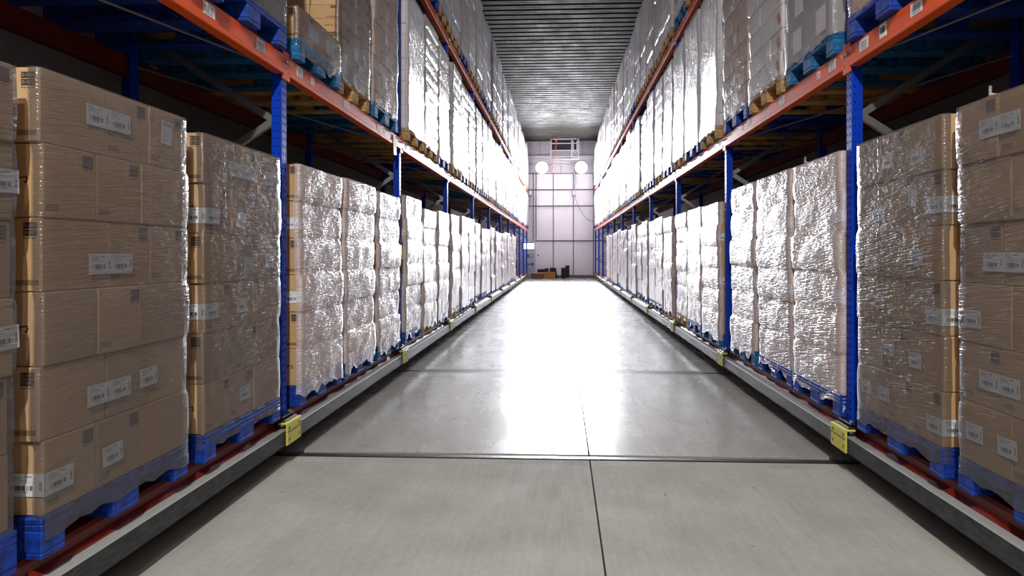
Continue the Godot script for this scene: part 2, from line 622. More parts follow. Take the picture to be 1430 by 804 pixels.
func end_wall() -> void:
	var w := setting("wall_back", "white ribbed panel end wall with grey girts and dark kerb", "wall")
	var z := -WALLZ
	part("wall_body", box(Vector3(9.8, CEIL + 0.3, 0.2), 0.0), M.wall_joint, w, Vector3(0, (CEIL + 0.3) / 2, z - 0.13))
	var xs := [-4.75, -3.73, -2.63, -1.53, -0.43, 0.68, 1.78, 2.89, 4.0, 4.75]
	var ys := [0.21, 2.12, 4.04, 4.94, 5.82]
	for i in xs.size() - 1:
		for j in ys.size() - 1:
			if j == 0 and i == 2:
				continue                       # the door stands here
			var ww: float = snappedf(xs[i + 1] - xs[i] - 0.035, 0.005)
			var hh: float = ys[j + 1] - ys[j] - 0.02
			var o := part("wall_panel", ribbed_panel(ww, hh), M.wall_panel, w)
			o.transform = Transform3D(Basis(Vector3.RIGHT, Vector3(0, 0, 1), Vector3(0, -1, 0)), Vector3((xs[i] + xs[i + 1]) / 2, ys[j] + 0.01, z + 0.0))
	for y in [2.12, 4.04, 4.94]:
		part("girt", box(Vector3(9.5, 0.06, 0.05), 0.004), M.cable_grey, w, Vector3(0, y, z + 0.03))
	for x in [-3.73, -0.43, 0.68, 1.78, 2.89]:
		part("cover_strip", box(Vector3(0.045, 5.6, 0.03), 0.004), M.wall_joint, w, Vector3(x, 3.02, z + 0.012))
	for i in 8:
		part("upper_panel", box(Vector3(1.17, CEIL - 5.86, 0.05), 0.006), M.wall_upper, w, Vector3(-4.15 + i * 1.185, (CEIL + 5.86) / 2, z - 0.0))
	part("kerb", box(Vector3(6.2, 0.2, 0.12), 0.01), M.kerb, w, Vector3(1.65, 0.1, z + 0.06))
	part("lintel_beam", box(Vector3(9.4, 0.16, 0.14), 0.01), M.pipe_white, w, Vector3(0, 6.72, z + 0.12))
	part("lintel_beam", box(Vector3(9.4, 0.06, 0.08), 0.01), M.pipe_white, w, Vector3(0, 6.30, z + 0.07))
	for x in [-1.53, -1.38]:
		part("conduit", tube([Vector3(x, 2.2, z + 0.08), Vector3(x, 5.9, z + 0.08)], 0.024), M.cable_grey, w)
	part("conduit", tube([Vector3(0.74, 4.94, z + 0.08), Vector3(0.74, 6.1, z + 0.08)], 0.05), M.machine_grey, w)
	for x in [-1.69, 0.71]:
		var jb := part("junction_box", box(Vector3(0.2, 0.36, 0.14), 0.02), M.machine_grey, w, Vector3(x, 4.72, z + 0.11))
		part("cover", box(Vector3(0.16, 0.2, 0.02), 0.006), M.pipe_white, jb, Vector3(0, 0.03, 0.078))
	var cable := []
	for k in 13:
		var u := k / 12.0
		cable.append(Vector3(0.76 + 1.02 * u, 4.54 - 1.35 * (1.0 - pow(1.0 - u, 2.2)), z + 0.10))
	part("cable", tube(cable, 0.014, 6), M.cable_grey, w)
	cable = []
	for k in 11:
		var u := k / 10.0
		cable.append(Vector3(-1.69 - 0.30 * u * u, 4.54 - 1.3 * u, z + 0.10))
	part("cable", tube(cable, 0.014, 6), M.cable_grey, w)
	part("alarm_button", box(Vector3(0.07, 0.08, 0.05), 0.01), M.machine_dark, w, Vector3(-1.26, 1.32, z + 0.04))

	# the door
	var d := setting("door_1", "pale grey exit door in the end wall under a lamp", "door")
	d.position.y = 0.045
	var dx := -1.915
	part("door_leaf", box(Vector3(0.9, 1.98, 0.05), 0.006), M.door_paint, d, Vector3(dx, 1.0, z + 0.02))
	for s in [-1, 1]:
		part("door_frame", box(Vector3(0.07, 2.08, 0.1), 0.006), M.pipe_white, d, Vector3(dx + 0.486 * s, 1.05, z + 0.03))
	part("door_frame", box(Vector3(1.04, 0.08, 0.1), 0.006), M.pipe_white, d, Vector3(dx, 2.05, z + 0.03))
	var hd := part("door_handle", tube([Vector3(0.12, 0, 0.06), Vector3(-0.22, 0, 0.06)], 0.02), M.machine_dark, d, Vector3(dx + 0.24, 0.78, z + 0.05))
	part("lock_plate", box(Vector3(0.06, 0.2, 0.015), 0.004), M.machine_dark, hd, Vector3(0.1, 0, 0.005))
	var ex := thing("exit_sign", "green exit sign with white running figure on the grey door", "sign", Vector3(dx + 0.16, 1.29, z + 0.05))
	part("board", box(Vector3(0.36, 0.18, 0.012), 0.002), M.exit_green, ex, Vector3(0, 0, 0.006))
	part("door_symbol", box(Vector3(0.07, 0.13, 0.004), 0.0), M.sign_white, ex, Vector3(0.10, 0, 0.014))
	var man := start()
	add_tube(man, [Vector3(-0.03, 0.0, 0.013), Vector3(0.0, 0.035, 0.013)], 0.014, 6)
	add_tube(man, [Vector3(-0.03, 0.0, 0.013), Vector3(-0.06, -0.05, 0.013)], 0.009, 6)
	add_tube(man, [Vector3(-0.03, 0.0, 0.013), Vector3(0.01, -0.03, 0.013), Vector3(0.0, -0.06, 0.013)], 0.009, 6)
	add_tube(man, [Vector3(-0.04, 0.02, 0.013), Vector3(0.0, 0.03, 0.013), Vector3(0.03, 0.01, 0.013)], 0.007, 6)
	add_tube(man, [Vector3(0.005, 0.052, 0.013), Vector3(0.02, 0.062, 0.013)], 0.012, 6)
	part("running_figure", man.commit(), M.sign_white, ex)
	part("arrow", box(Vector3(0.06, 0.02, 0.004), 0.0), M.sign_white, ex, Vector3(-0.13, 0, 0.014))
	# the lamp over the door
	var dl := thing("door_lamp", "bright white bulkhead lamp above the exit door", "lamp", Vector3(dx + 0.12, 1.82, z + 0.08))
	part("housing", box(Vector3(0.66, 0.34, 0.06), 0.01), M.machine_grey, dl, Vector3(0, 0, 0.03))
	part("diffuser", box(Vector3(0.62, 0.30, 0.05), 0.02), lens_material("lamp_glow_door", Color(1.0, 0.99, 0.97), 4.0), dl, Vector3(0, 0, 0.085))
	var al := AreaLight3D.new()
	al.name = "door_glow"
	al.area_size = Vector2(0.62, 0.30)
	al.position = Vector3(0, 0, 0.12)
	al.rotation.y = PI                        # shines into the aisle
	al.light_energy = 0.8
	al.shadow_enabled = true
	dl.add_child(al)

	# evaporator high on the wall
	var ev := thing("evaporator_unit", "grey evaporator cage with dark openings high on the end wall", "cooling unit", Vector3(0.2, 6.5, z + 0.2))
	part("body", box(Vector3(1.40, 0.62, 0.5), 0.02), M.machine_dark, ev, Vector3(0, 0.78, 0.25))
	part("drip_tray", box(Vector3(1.5, 0.30, 0.55), 0.02), M.machine_grey, ev, Vector3(0, 0.30, 0.28))
	for x in [-0.74, 0.38, 0.74]:
		part("frame_post", box(Vector3(0.06, 1.08, 0.07), 0.006), M.pipe_white, ev, Vector3(x, 0.56, 0.55))
	for y in [0.14, 0.48, 0.86, 1.09]:
		part("frame_rail", box(Vector3(1.54, 0.05, 0.06), 0.006), M.pipe_white, ev, Vector3(0, y, 0.56))
	part("suction_pipe", tube([Vector3(0.46, 0.98, 0.60), Vector3(0.46, 0.42, 0.60), Vector3(0.54, 0.36, 0.60), Vector3(0.66, 0.42, 0.60), Vector3(0.66, 0.98, 0.60)], 0.03), M.pipe_white, ev)
	part("valve", box(Vector3(0.08, 0.16, 0.1), 0.02), M.hose_orange, ev, Vector3(-0.46, 1.0, 0.62))
	var arch := []
	for k in 13:
		var u := PI * k / 12.0
		arch.append(Vector3(-0.74 * cos(u), 1.05 + 0.0 * sin(u), 0.3 + 1.2 * sin(u)))
	part("hose", tube(arch, 0.018, 6), M.cable_grey, ev)
	part("hose", tube([Vector3(-0.44, 0.92, 0.66), Vector3(-0.50, 0.4, 0.66), Vector3(-0.62, -0.2, 0.62), Vector3(-0.74, -0.78, 0.5)], 0.02, 6), M.hose_orange, ev)
	part("drain_pipe", tube([Vector3(-0.6, 0.02, 0.6), Vector3(0.7, 0.02, 0.6)], 0.035), M.pipe_white, ev)
	part("drain_pipe", tube([Vector3(-0.55, -0.08, 0.55), Vector3(0.30, -0.20, 0.55)], 0.03), M.pipe_white, ev)

func wall_clutter() -> void:
	var z := -WALLZ
	var b := thing("cardboard_box", "low brown cardboard box with pale lid beside the exit door", "box", Vector3(-1.28, FLOOR, z + 0.55))
	part("carton_body", box(Vector3(0.70, 0.29, 0.42), 0.006), M.crate_brown, b, Vector3(0, 0.145, 0))
	part("lid", box(Vector3(0.72, 0.03, 0.44), 0.006), M.board_pale, b, Vector3(0, 0.305, 0))
	b = thing("cardboard_box", "tan cardboard box with hand hole in front of black sheets", "box", Vector3(-0.61, FLOOR, z + 0.55))
	part("carton_body", box(Vector3(0.60, 0.36, 0.42), 0.006), M.crate_tan, b, Vector3(0, 0.18, 0))
	part("hand_hole", box(Vector3(0.09, 0.03, 0.004), 0.0), M.ink_black, b, Vector3(-0.16, 0.26, 0.212))
	part("flap", box(Vector3(0.60, 0.012, 0.2), 0.002), M.crate_tan, b, Vector3(0, 0.366, 0.1))
	b = thing("black_crate", "long black crate behind the brown box by the exit door", "crate", Vector3(-0.99, FLOOR, z + 0.2))
	part("crate_body", box(Vector3(0.62, 0.50, 0.14), 0.006), M.black_card, b, Vector3(0, 0.25, 0))
	part("crate_rim", box(Vector3(0.22, 0.05, 0.15), 0.004), M.black_card, b, Vector3(0.2, 0.525, 0))
	b = thing("black_sheet", "slanted black sheet leaning behind the tan box with hand hole", "sheet", Vector3(-0.40, FLOOR, z + 0.18))
	part("panel", extrude(PackedVector2Array([Vector2(-0.22, 0), Vector2(0.22, 0), Vector2(0.12, 0.56), Vector2(-0.22, 0.56)]), 0.05), M.black_card, b)
	part("edge_strip", box(Vector3(0.32, 0.02, 0.06), 0.003), M.machine_dark, b, Vector3(-0.05, 0.565, -0.025))
	b = thing("black_box", "shorter upright black box standing against the end wall", "box", Vector3(0.12, FLOOR, z + 0.55))
	part("box_body", box(Vector3(0.23, 0.56, 0.25), 0.01), M.black_card, b, Vector3(0, 0.28, 0))
	part("box_lid", box(Vector3(0.24, 0.03, 0.26), 0.006), M.machine_dark, b, Vector3(0, 0.575, 0))
	b = thing("black_box", "taller upright black box standing against the end wall", "box", Vector3(0.35, FLOOR, z + 0.28))
	part("box_body", box(Vector3(0.22, 0.68, 0.25), 0.01), M.black_card, b, Vector3(0, 0.34, 0))
	part("box_lid", box(Vector3(0.23, 0.03, 0.26), 0.006), M.machine_dark, b, Vector3(0, 0.695, 0))
	b = thing("wooden_board", "small pale board lying on the floor by the black boxes", "board", Vector3(0.45, FLOOR, z + 0.75))
	part("plank", box(Vector3(0.40, 0.03, 0.2), 0.004), M.board_pale, b, Vector3(0, 0.015, 0))
	part("plank", box(Vector3(0.30, 0.03, 0.1), 0.004), M.board_pale, b, Vector3(0.02, 0.0455, 0.02))

# ------------------------------------------------------------------ the racks
func punched(st: SurfaceTool, o: Vector3, u: Vector3, w: float, h: float, cols: Array, pitch: float, hw: float, hh: float, n: Vector3) -> void:
	# a strip of sheet steel, w wide along u and h high, with a column of holes at each of cols
	var rows := int(h / pitch)
	for r in rows:
		var y0 := r * pitch
		var y1: float = (r + 1) * pitch if r < rows - 1 else h
		var ya := y0 + (pitch - hh) / 2
		var yb := ya + hh
		quad(st, o + Vector3(0, y0, 0), o + u * w + Vector3(0, y0, 0), o + u * w + Vector3(0, ya, 0), o + Vector3(0, ya, 0), n)
		quad(st, o + Vector3(0, yb, 0), o + u * w + Vector3(0, yb, 0), o + u * w + Vector3(0, y1, 0), o + Vector3(0, y1, 0), n)
		var x := 0.0
		for c in cols + [w + hw / 2]:
			var x1: float = minf(c - hw / 2, w)
			quad(st, o + u * x + Vector3(0, ya, 0), o + u * x1 + Vector3(0, ya, 0), o + u * x1 + Vector3(0, yb, 0), o + u * x + Vector3(0, yb, 0), n)
			x = c + hw / 2

func post_mesh() -> Mesh:
	# local: front face looks along +z (to the aisle), width along x, y up
	var st := start()
	var h := 6.9 - 0.38
	var w := 0.07
	var d := 0.068
	punched(st, Vector3(-w / 2 + 0.003, 0, 0), Vector3.RIGHT, w - 0.006, h, [0.016, 0.048], 0.05, 0.010, 0.020, Vector3(0, 0, 1))
	for s in [-1.0, 1.0]:
		quad(st, Vector3(s * (w / 2 - 0.003), 0, 0), Vector3(s * w / 2, 0, -0.003), Vector3(s * w / 2, h, -0.003), Vector3(s * (w / 2 - 0.003), h, 0), Vector3(s, 0, 1).normalized())
		punched(st, Vector3(s * w / 2, 0, -0.003), Vector3(0, 0, -1), d - 0.003, h, [0.018, 0.047], 0.05, 0.008, 0.008, Vector3(s, 0, 0))
		quad(st, Vector3(s * w / 2, 0, -d), Vector3(s * (w / 2 - 0.02), 0, -d), Vector3(s * (w / 2 - 0.02), h, -d), Vector3(s * w / 2, h, -d), Vector3(0, 0, -1))
	return st.commit()

func build_rack(s: int) -> void:
	# s = -1: door side (x < 0), s = 1: rack marked 08. Local axes: +z faces the aisle, x runs along it.
	var nm := "door-side" if s < 0 else "08"
	var t := thing("mobile_pallet_rack", ("long mobile pallet rack, blue posts and orange beams, on exit-door side" if s < 0 else "long mobile pallet rack, blue posts and orange beams, with 08 sign"), "pallet rack", Vector3(s * FX, 0, 0), PI / 2 if s < 0 else -PI / 2)
	var far := func(z: float) -> float: return z if s < 0 else -z     # distance down the aisle -> local x
	var post := post_mesh()
	var rear := box(Vector3(0.08, 6.5, 0.07), 0.004)
	for k in range(-3, 11):  # frames behind the camera are unseen, added to shade the interior
		var x: float = far.call(POST0 + BAY * k)
		part("upright_post", post, M.post_blue, t, Vector3(x, 0.38, 0))
		part("rear_post", rear, M.post_blue, t, Vector3(x, 3.63, FX - RX - 0.035))
		var foot := part("foot_plate", box(Vector3(0.16, 0.012, 0.14), 0.002), M.dark_bracket, t, Vector3(x, 0.374, -0.04))
		part("bolt", box(Vector3(0.022, 0.018, 0.022), 0.005), M.bolt_steel, foot, Vector3(0.055, 0.012, 0.05))
		# braces zigzag between front and rear post
		var zf := -0.068
		var zr := FX - RX + 0.0
		var y := 0.50
		var j := 0
		while y + 0.6 < 6.9:
			var a := Vector3(x, y + 0.61, zf) if j % 2 == 0 else Vector3(x, y, zf)
			var b := Vector3(x, y, zr) if j % 2 == 0 else Vector3(x, y + 0.61, zr)
			bar_between("cross_brace", a, b, 0.03, 0.045, M.galvanised, t)
			y += 0.61
			j += 1
	for b in range(-3, 10):
		var x0 := POST0 + BAY * b + 0.04
		var x1 := POST0 + BAY * (b + 1) - 0.04
		var xm: float = far.call((x0 + x1) / 2)
		var l := x1 - x0
		for lev in 2:
			var y: float = BEAMS[lev]
			var key := "beam"
			if not cache.has(key):
				cache[key] = extrude(PackedVector2Array([Vector2(-0.045, 0.0), Vector2(0.018, 0.0), Vector2(0.022, 0.004), Vector2(0.022, 0.026), Vector2(0.018, 0.032), Vector2(0.018, 0.124), Vector2(0.012, 0.13), Vector2(-0.045, 0.13)]), l)
			# outline x -> local z (towards the aisle), extruded along local x
			var tf := Basis(Vector3(0, 0, 1), Vector3.UP, Vector3(-1, 0, 0))
			var bm := part("beam", cache[key], M.beam_orange, t)
			bm.transform = Transform3D(tf, Vector3(xm - l / 2, y, 0.0))
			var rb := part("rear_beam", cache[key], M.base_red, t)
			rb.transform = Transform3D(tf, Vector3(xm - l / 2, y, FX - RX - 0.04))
			# in the beam's own axes: x to the aisle, y up, -z along it from its start
			for e in [0.0, 1.0]:
				var ez: float = -l * e
				part("end_plate", box(Vector3(0.012, 0.19, 0.05), 0.003), M.beam_orange, bm, Vector3(0.012, 0.06, ez + (0.018 if e == 0.0 else -0.018)))
				var bo := part("bolt", box(Vector3(0.016, 0.02, 0.02), 0.006), M.bolt_steel, bm, Vector3(0.026, 0.085, ez + (0.02 if e == 0.0 else -0.02)))
				bo.rotation.x = 0.4
			if lev == 0 or b < 3:
				var marks := [[0.15, 0.095, 0.065], [0.36, 0.05, 0.05], [1.04, 0.10, 0.062], [1.90, 0.10, 0.062], [2.10, 0.05, 0.05]]
				if b == -1:
					marks = [[1.9, 0.10, 0.065], [2.42, 0.10, 0.068]] if s < 0 else [[2.02, 0.10, 0.065], [2.54, 0.10, 0.068]]
				for mk in marks:
					var along: float = mk[0] if s < 0 else l - mk[0]
					part("location_label", box(Vector3(0.002, mk[2], mk[1]), 0.0), M.beam_label, bm, Vector3(0.0192, 0.077, -along))
			if lev == 0 and b == -1 and s > 0:
				var plate := part("number_plate", box(Vector3(0.003, 0.080, 0.068), 0.0), M.sign_white, bm, Vector3(0.0195, 0.08, -(l - 2.33)))
				plate.set_meta("label", "white plate with black number 08")
				var tm := TextMesh.new()
				tm.text = "08"
				tm.font_size = 16
				tm.pixel_size = 0.0030
				tm.depth = 0.002
				var sf := SystemFont.new()
				sf.font_names = PackedStringArray(["Droid Sans"])
				sf.font_weight = 700
				tm.font = sf
				var tx := part("digits", tm, M.ink_black, bm)
				tx.transform = Transform3D(Basis(Vector3(0, 0, -1), Vector3.UP, Vector3.RIGHT), Vector3(0.0222, 0.08, -(l - 2.33)))
		# flat tie rod from front post to the rear post of the next frame, under the first beam
		bar_between("tie_rod", Vector3(far.call(x1 + 0.03), 2.70, -0.10), Vector3(far.call(x0 - 0.03), 2.70, FX - RX), 0.012, 0.012, M.galvanised, t)
		# base: red pallet channel, its rear twin, steel rail along the aisle
		if not cache.has("base_channel"):
			cache["base_channel"] = extrude(PackedVector2Array([Vector2(-0.10, 0.27), Vector2(0.0, 0.27), Vector2(0.0, 0.305), Vector2(-0.03, 0.325), Vector2(-0.03, 0.360), Vector2(-0.04, 0.378), Vector2(-0.10, 0.378)]), l)
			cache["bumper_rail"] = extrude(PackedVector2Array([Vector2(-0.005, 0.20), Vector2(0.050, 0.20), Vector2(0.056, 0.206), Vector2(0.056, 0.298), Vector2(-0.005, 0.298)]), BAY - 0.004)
			cache["rail_pale_top"] = extrude(PackedVector2Array([Vector2(-0.005, 0.298), Vector2(0.058, 0.298), Vector2(0.058, 0.301), Vector2(0.056, 0.303), Vector2(-0.005, 0.303)]), BAY - 0.004)
		var tf2 := Basis(Vector3(0, 0, 1), Vector3.UP, Vector3(-1, 0, 0))
		part("base_channel", cache["base_channel"], M.base_red, t).transform = Transform3D(tf2, Vector3(xm - l / 2, 0, 0))
		part("base_channel", cache["base_channel"], M.base_red, t).transform = Transform3D(tf2, Vector3(xm - l / 2, 0, FX - RX + 0.06))
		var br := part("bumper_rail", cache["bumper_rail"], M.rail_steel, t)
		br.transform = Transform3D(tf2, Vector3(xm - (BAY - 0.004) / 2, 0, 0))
		part("pale_top_strip", cache["rail_pale_top"], M.rail_pale_top, br)  # pale strip added to set the rail top off from its dark front
	for k in range(-3, 11):
		# yellow buffer plates on the rail in front of each post
		var x: float = far.call(POST0 + BAY * k)
		var yp := part("buffer_plate", box(Vector3(0.20, 0.135, 0.012), 0.003), M.yellow_plate, t, Vector3(x, 0.267, 0.064))
		part("top_flange", box(Vector3(0.20, 0.012, 0.065), 0.003), M.yellow_plate, yp, Vector3(0, 0.0735, -0.026))
		part("seam", box(Vector3(0.196, 0.004, 0.002), 0.0), M.dark_bracket, yp, Vector3(0, 0.02, 0.0068))
		for q in [[-0.07, 0.042], [0.07, 0.042], [-0.07, -0.03], [0.07, -0.03]]:
			part("slot", box(Vector3(0.009, 0.018, 0.002), 0.0), M.ink_black, yp, Vector3(q[0], q[1], 0.0068))
		part("bracket", box(Vector3(0.17, 0.055, 0.05), 0.004), M.dark_bracket, t, Vector3(x, 0.3315, 0.02))
		for e in [-1, 1]:
			part("bracket_bolt", box(Vector3(0.014, 0.022, 0.022), 0.006), M.bolt_steel, t, Vector3(x + 0.091 * e, 0.333, 0.03))
	part("added_carriage_body", box(Vector3(BAY * 13 + 0.1, 0.21, 0.9), 0.0), M.added_carriage_steel, t, Vector3(far.call(POST0 + BAY * 3.5), 0.156, -0.60))  # unseen solid body, added to block light beneath the rack
	if s < 0:
		var pp := part("hanging_paper", box(Vector3(0.11, 0.22, 0.002), 0.0), M.sheet, t, Vector3(POST0 + BAY - 0.30, 2.63, 0.026), Vector3(0.0, 0.0, 0.12))
		pp.set_meta("label", "white paper sheet hanging from the orange beam")

# ------------------------------------------------------------------ pallets, cartons, film
func pallet(parent: Node3D, colour: String, fine: bool, w := 0.8, d := 1.2) -> void:
	# local: x along the aisle, z to the aisle, top at 0.144
	var m: Material = M["pallet_" + colour]
	if not fine:
		var key := "pallet %.2f" % w
		if not cache.has(key):
			var st := start()
			for p in pallet_pieces(w, d):
				add_box(st, p[1], p[2], 0.0)
			cache[key] = st.commit()
		part("pallet", cache[key], m, parent)
		return
	var root := Node3D.new()
	root.name = "pallet"
	parent.add_child(root, true)
	for p in pallet_pieces(w, d):
		part(p[0], box(p[2], 0.004), m, root, p[1])

func pallet_pieces(w: float, d: float) -> Array:
	var r := []
	for i in 3:
		var x := (i - 1) * (w / 2 - (0.05 if i != 1 else 0.0))
		r.append(["bottom_board", Vector3(x, 0.011, 0), Vector3(0.1 if i != 1 else 0.145, 0.022, d)])
		for j in 3:
			r.append(["block", Vector3(x, 0.061, (j - 1) * (d / 2 - 0.0725)), Vector3(0.1 if i != 1 else 0.145, 0.078, 0.145)])
	for j in 3:
		r.append(["stringer_board", Vector3(0, 0.111, (j - 1) * (d / 2 - 0.0725)), Vector3(w, 0.022, 0.145)])
	for i in 5:
		var bw := 0.145 if i % 2 == 0 else 0.1
		r.append(["deck_board", Vector3((i - 2) * (w - 0.145) / 4.0, 0.133, 0), Vector3(bw, 0.022, d)])
	return r

const CELLS := [Rect2(0.002, 0, 0.246, 1), Rect2(0.252, 0, 0.246, 1), Rect2(0.502, 0, 0.246, 1), Rect2(0.752, 0, 0.246, 1)]

func carton_mesh(s: Vector3, odd: bool, marked := true) -> Mesh:
	var front: Rect2 = CELLS[0] if marked else CELLS[3]
	var side: Rect2 = CELLS[1] if odd else CELLS[2]
	return box(s, 0.004, [side, side, front, front], "carton" + str(odd) + str(marked))

func film_mesh(w: float, d: float, y0: float, y1: float, layer_y: Array, shift: Array, sd: float, puff: float, ragged: float, nf: int, rear: bool, flip: float) -> Mesh:
	# a front or rear sheet of film, ends left bare: shift[i] = the layer's own offset (x, z, half growth)
	var rows := []
	var n: int = layer_y.size() - 1
	rows.append([y0, shift[0] + Vector3(0, 0, 0.002), 2])
	rows.append([lerpf(y0, layer_y[0], 0.5), shift[0] + Vector3(0, 0, 0.001), 1])
	for i in n:
		var a: float = layer_y[i]
		var b: float = layer_y[i + 1]
		var h := b - a
		if h > 0.15:
			rows.append([a + 0.020, shift[i], 0])
			rows.append([a + h * 0.35, shift[i] + Vector3(0, 0, 0.3 * puff), 0])
			rows.append([a + h * 0.68, shift[i] + Vector3(0, 0, 0.3 * puff), 0])
			rows.append([b - 0.020, shift[i], 0])
			if i < n - 1:
				rows.append([b, (shift[i] + shift[i + 1]) * 0.5 + Vector3(0, 0, -0.7 * puff), 0])
		else:
			rows.append([(a + b) / 2, shift[i], 0])
	rows.append([y1 - 0.002, shift[n - 1], 0])
	rows.append([y1 + 0.008, shift[n - 1] + Vector3(0, 0, -0.035), 0])
	# perimeter in unit form: side index, t
	var per := []
	var r := 0.012
	if rear:
		per.append_array([[1, 0.978], [1, 1.0]])
		for k in 4:
			per.append([2, float(k) / 3.0])
		per.append_array([[3, 0.0], [3, 0.022]])
	else:
		per.append_array([[3, 0.978], [3, 1.0]])
		for k in nf + 1:
			per.append([0, float(k) / nf])
		per.append_array([[1, 0.0], [1, 0.022]])
	var pts := []
	for row in rows:
		var line := []
		var g: float = 0.010 + row[1].z
		var hx := w / 2 + g
		var hz := d / 2 + g
		for q in per:
			var u: float = q[1]
			var p: Vector3
			var out: Vector3
			match q[0]:
				0:
					p = Vector3(lerpf(-hx + r, hx - r, u), row[0], hz); out = Vector3(0, 0, 1)
				1:
					p = Vector3(hx, row[0], lerpf(hz - r, -hz + r, u)); out = Vector3(1, 0, 0)
				2:
					p = Vector3(lerpf(hx - r, -hx + r, u), row[0], -hz); out = Vector3(0, 0, -1)
				_:
					p = Vector3(-hx, row[0], lerpf(-hz + r, hz - r, u)); out = Vector3(-1, 0, 0)
			p += Vector3(row[1].x, 0, row[1].y)
			var nz := wrap_noise.get_noise_3d(p.x * 9.0 + sd, p.y * 16.0, p.z * 9.0 + sd)
			p += out * puff * (0.5 + nz)
			if row[2] > 0:
				p.y += ragged * wrap_noise.get_noise_2d((p.x + p.z) * 14.0 + sd * 3.0, 7.0) * row[2]
			line.append(p)
		pts.append(line)
	# smooth normals
	var np: int = per.size()
	var st := start()
	var arc := 0.0
	var us := [0.0]
	for k in np:
		arc += pts[0][k].distance_to(pts[0][mini(k + 1, np - 1)])
		us.append(arc)
	var nrm := []
	for i in pts.size():
		var line := []
		for k in np:
			var du: Vector3 = pts[i][mini(k + 1, np - 1)] - pts[i][maxi(k - 1, 0)]
			var dv: Vector3 = pts[mini(i + 1, pts.size() - 1)][k] - pts[maxi(i - 1, 0)][k]
			line.append(dv.cross(du).normalized() * -1.0)
		nrm.append(line)
	for i in pts.size() - 1:
		for k in np - 1:
			var k2 := k + 1
			var idx := [[i, k, us[k]], [i, k2, us[k + 1]], [i + 1, k2, us[k + 1]], [i + 1, k, us[k]]]
			for order in [[0, 2, 1], [0, 3, 2]]:
				for o in order:
					var e = idx[o]
					vert(st, pts[e[0]][e[1]], nrm[e[0]][e[1]], Vector2(flip * e[2] / 1.2 + sd * 0.37, -pts[e[0]][e[1]].y / 1.2 + sd * 0.21))
	st.generate_tangents()
	return st.commit()

const ORD := ["first", "second", "third", "fourth", "fifth", "sixth", "seventh", "eighth", "ninth", "tenth", "eleventh", "twelfth", "thirteenth"]

func describe(s: int, level: int, b: int, slot: int, what: String) -> String:
	return "%s, %s, %s rack, %s bay from end wall, %s" % [what, ["ground level", "lower beam", "upper beam"][level], "door-side" if s < 0 else "08", ORD[9 - b], ["outermost pallet", "middle pallet", "nearest wall"][slot]]

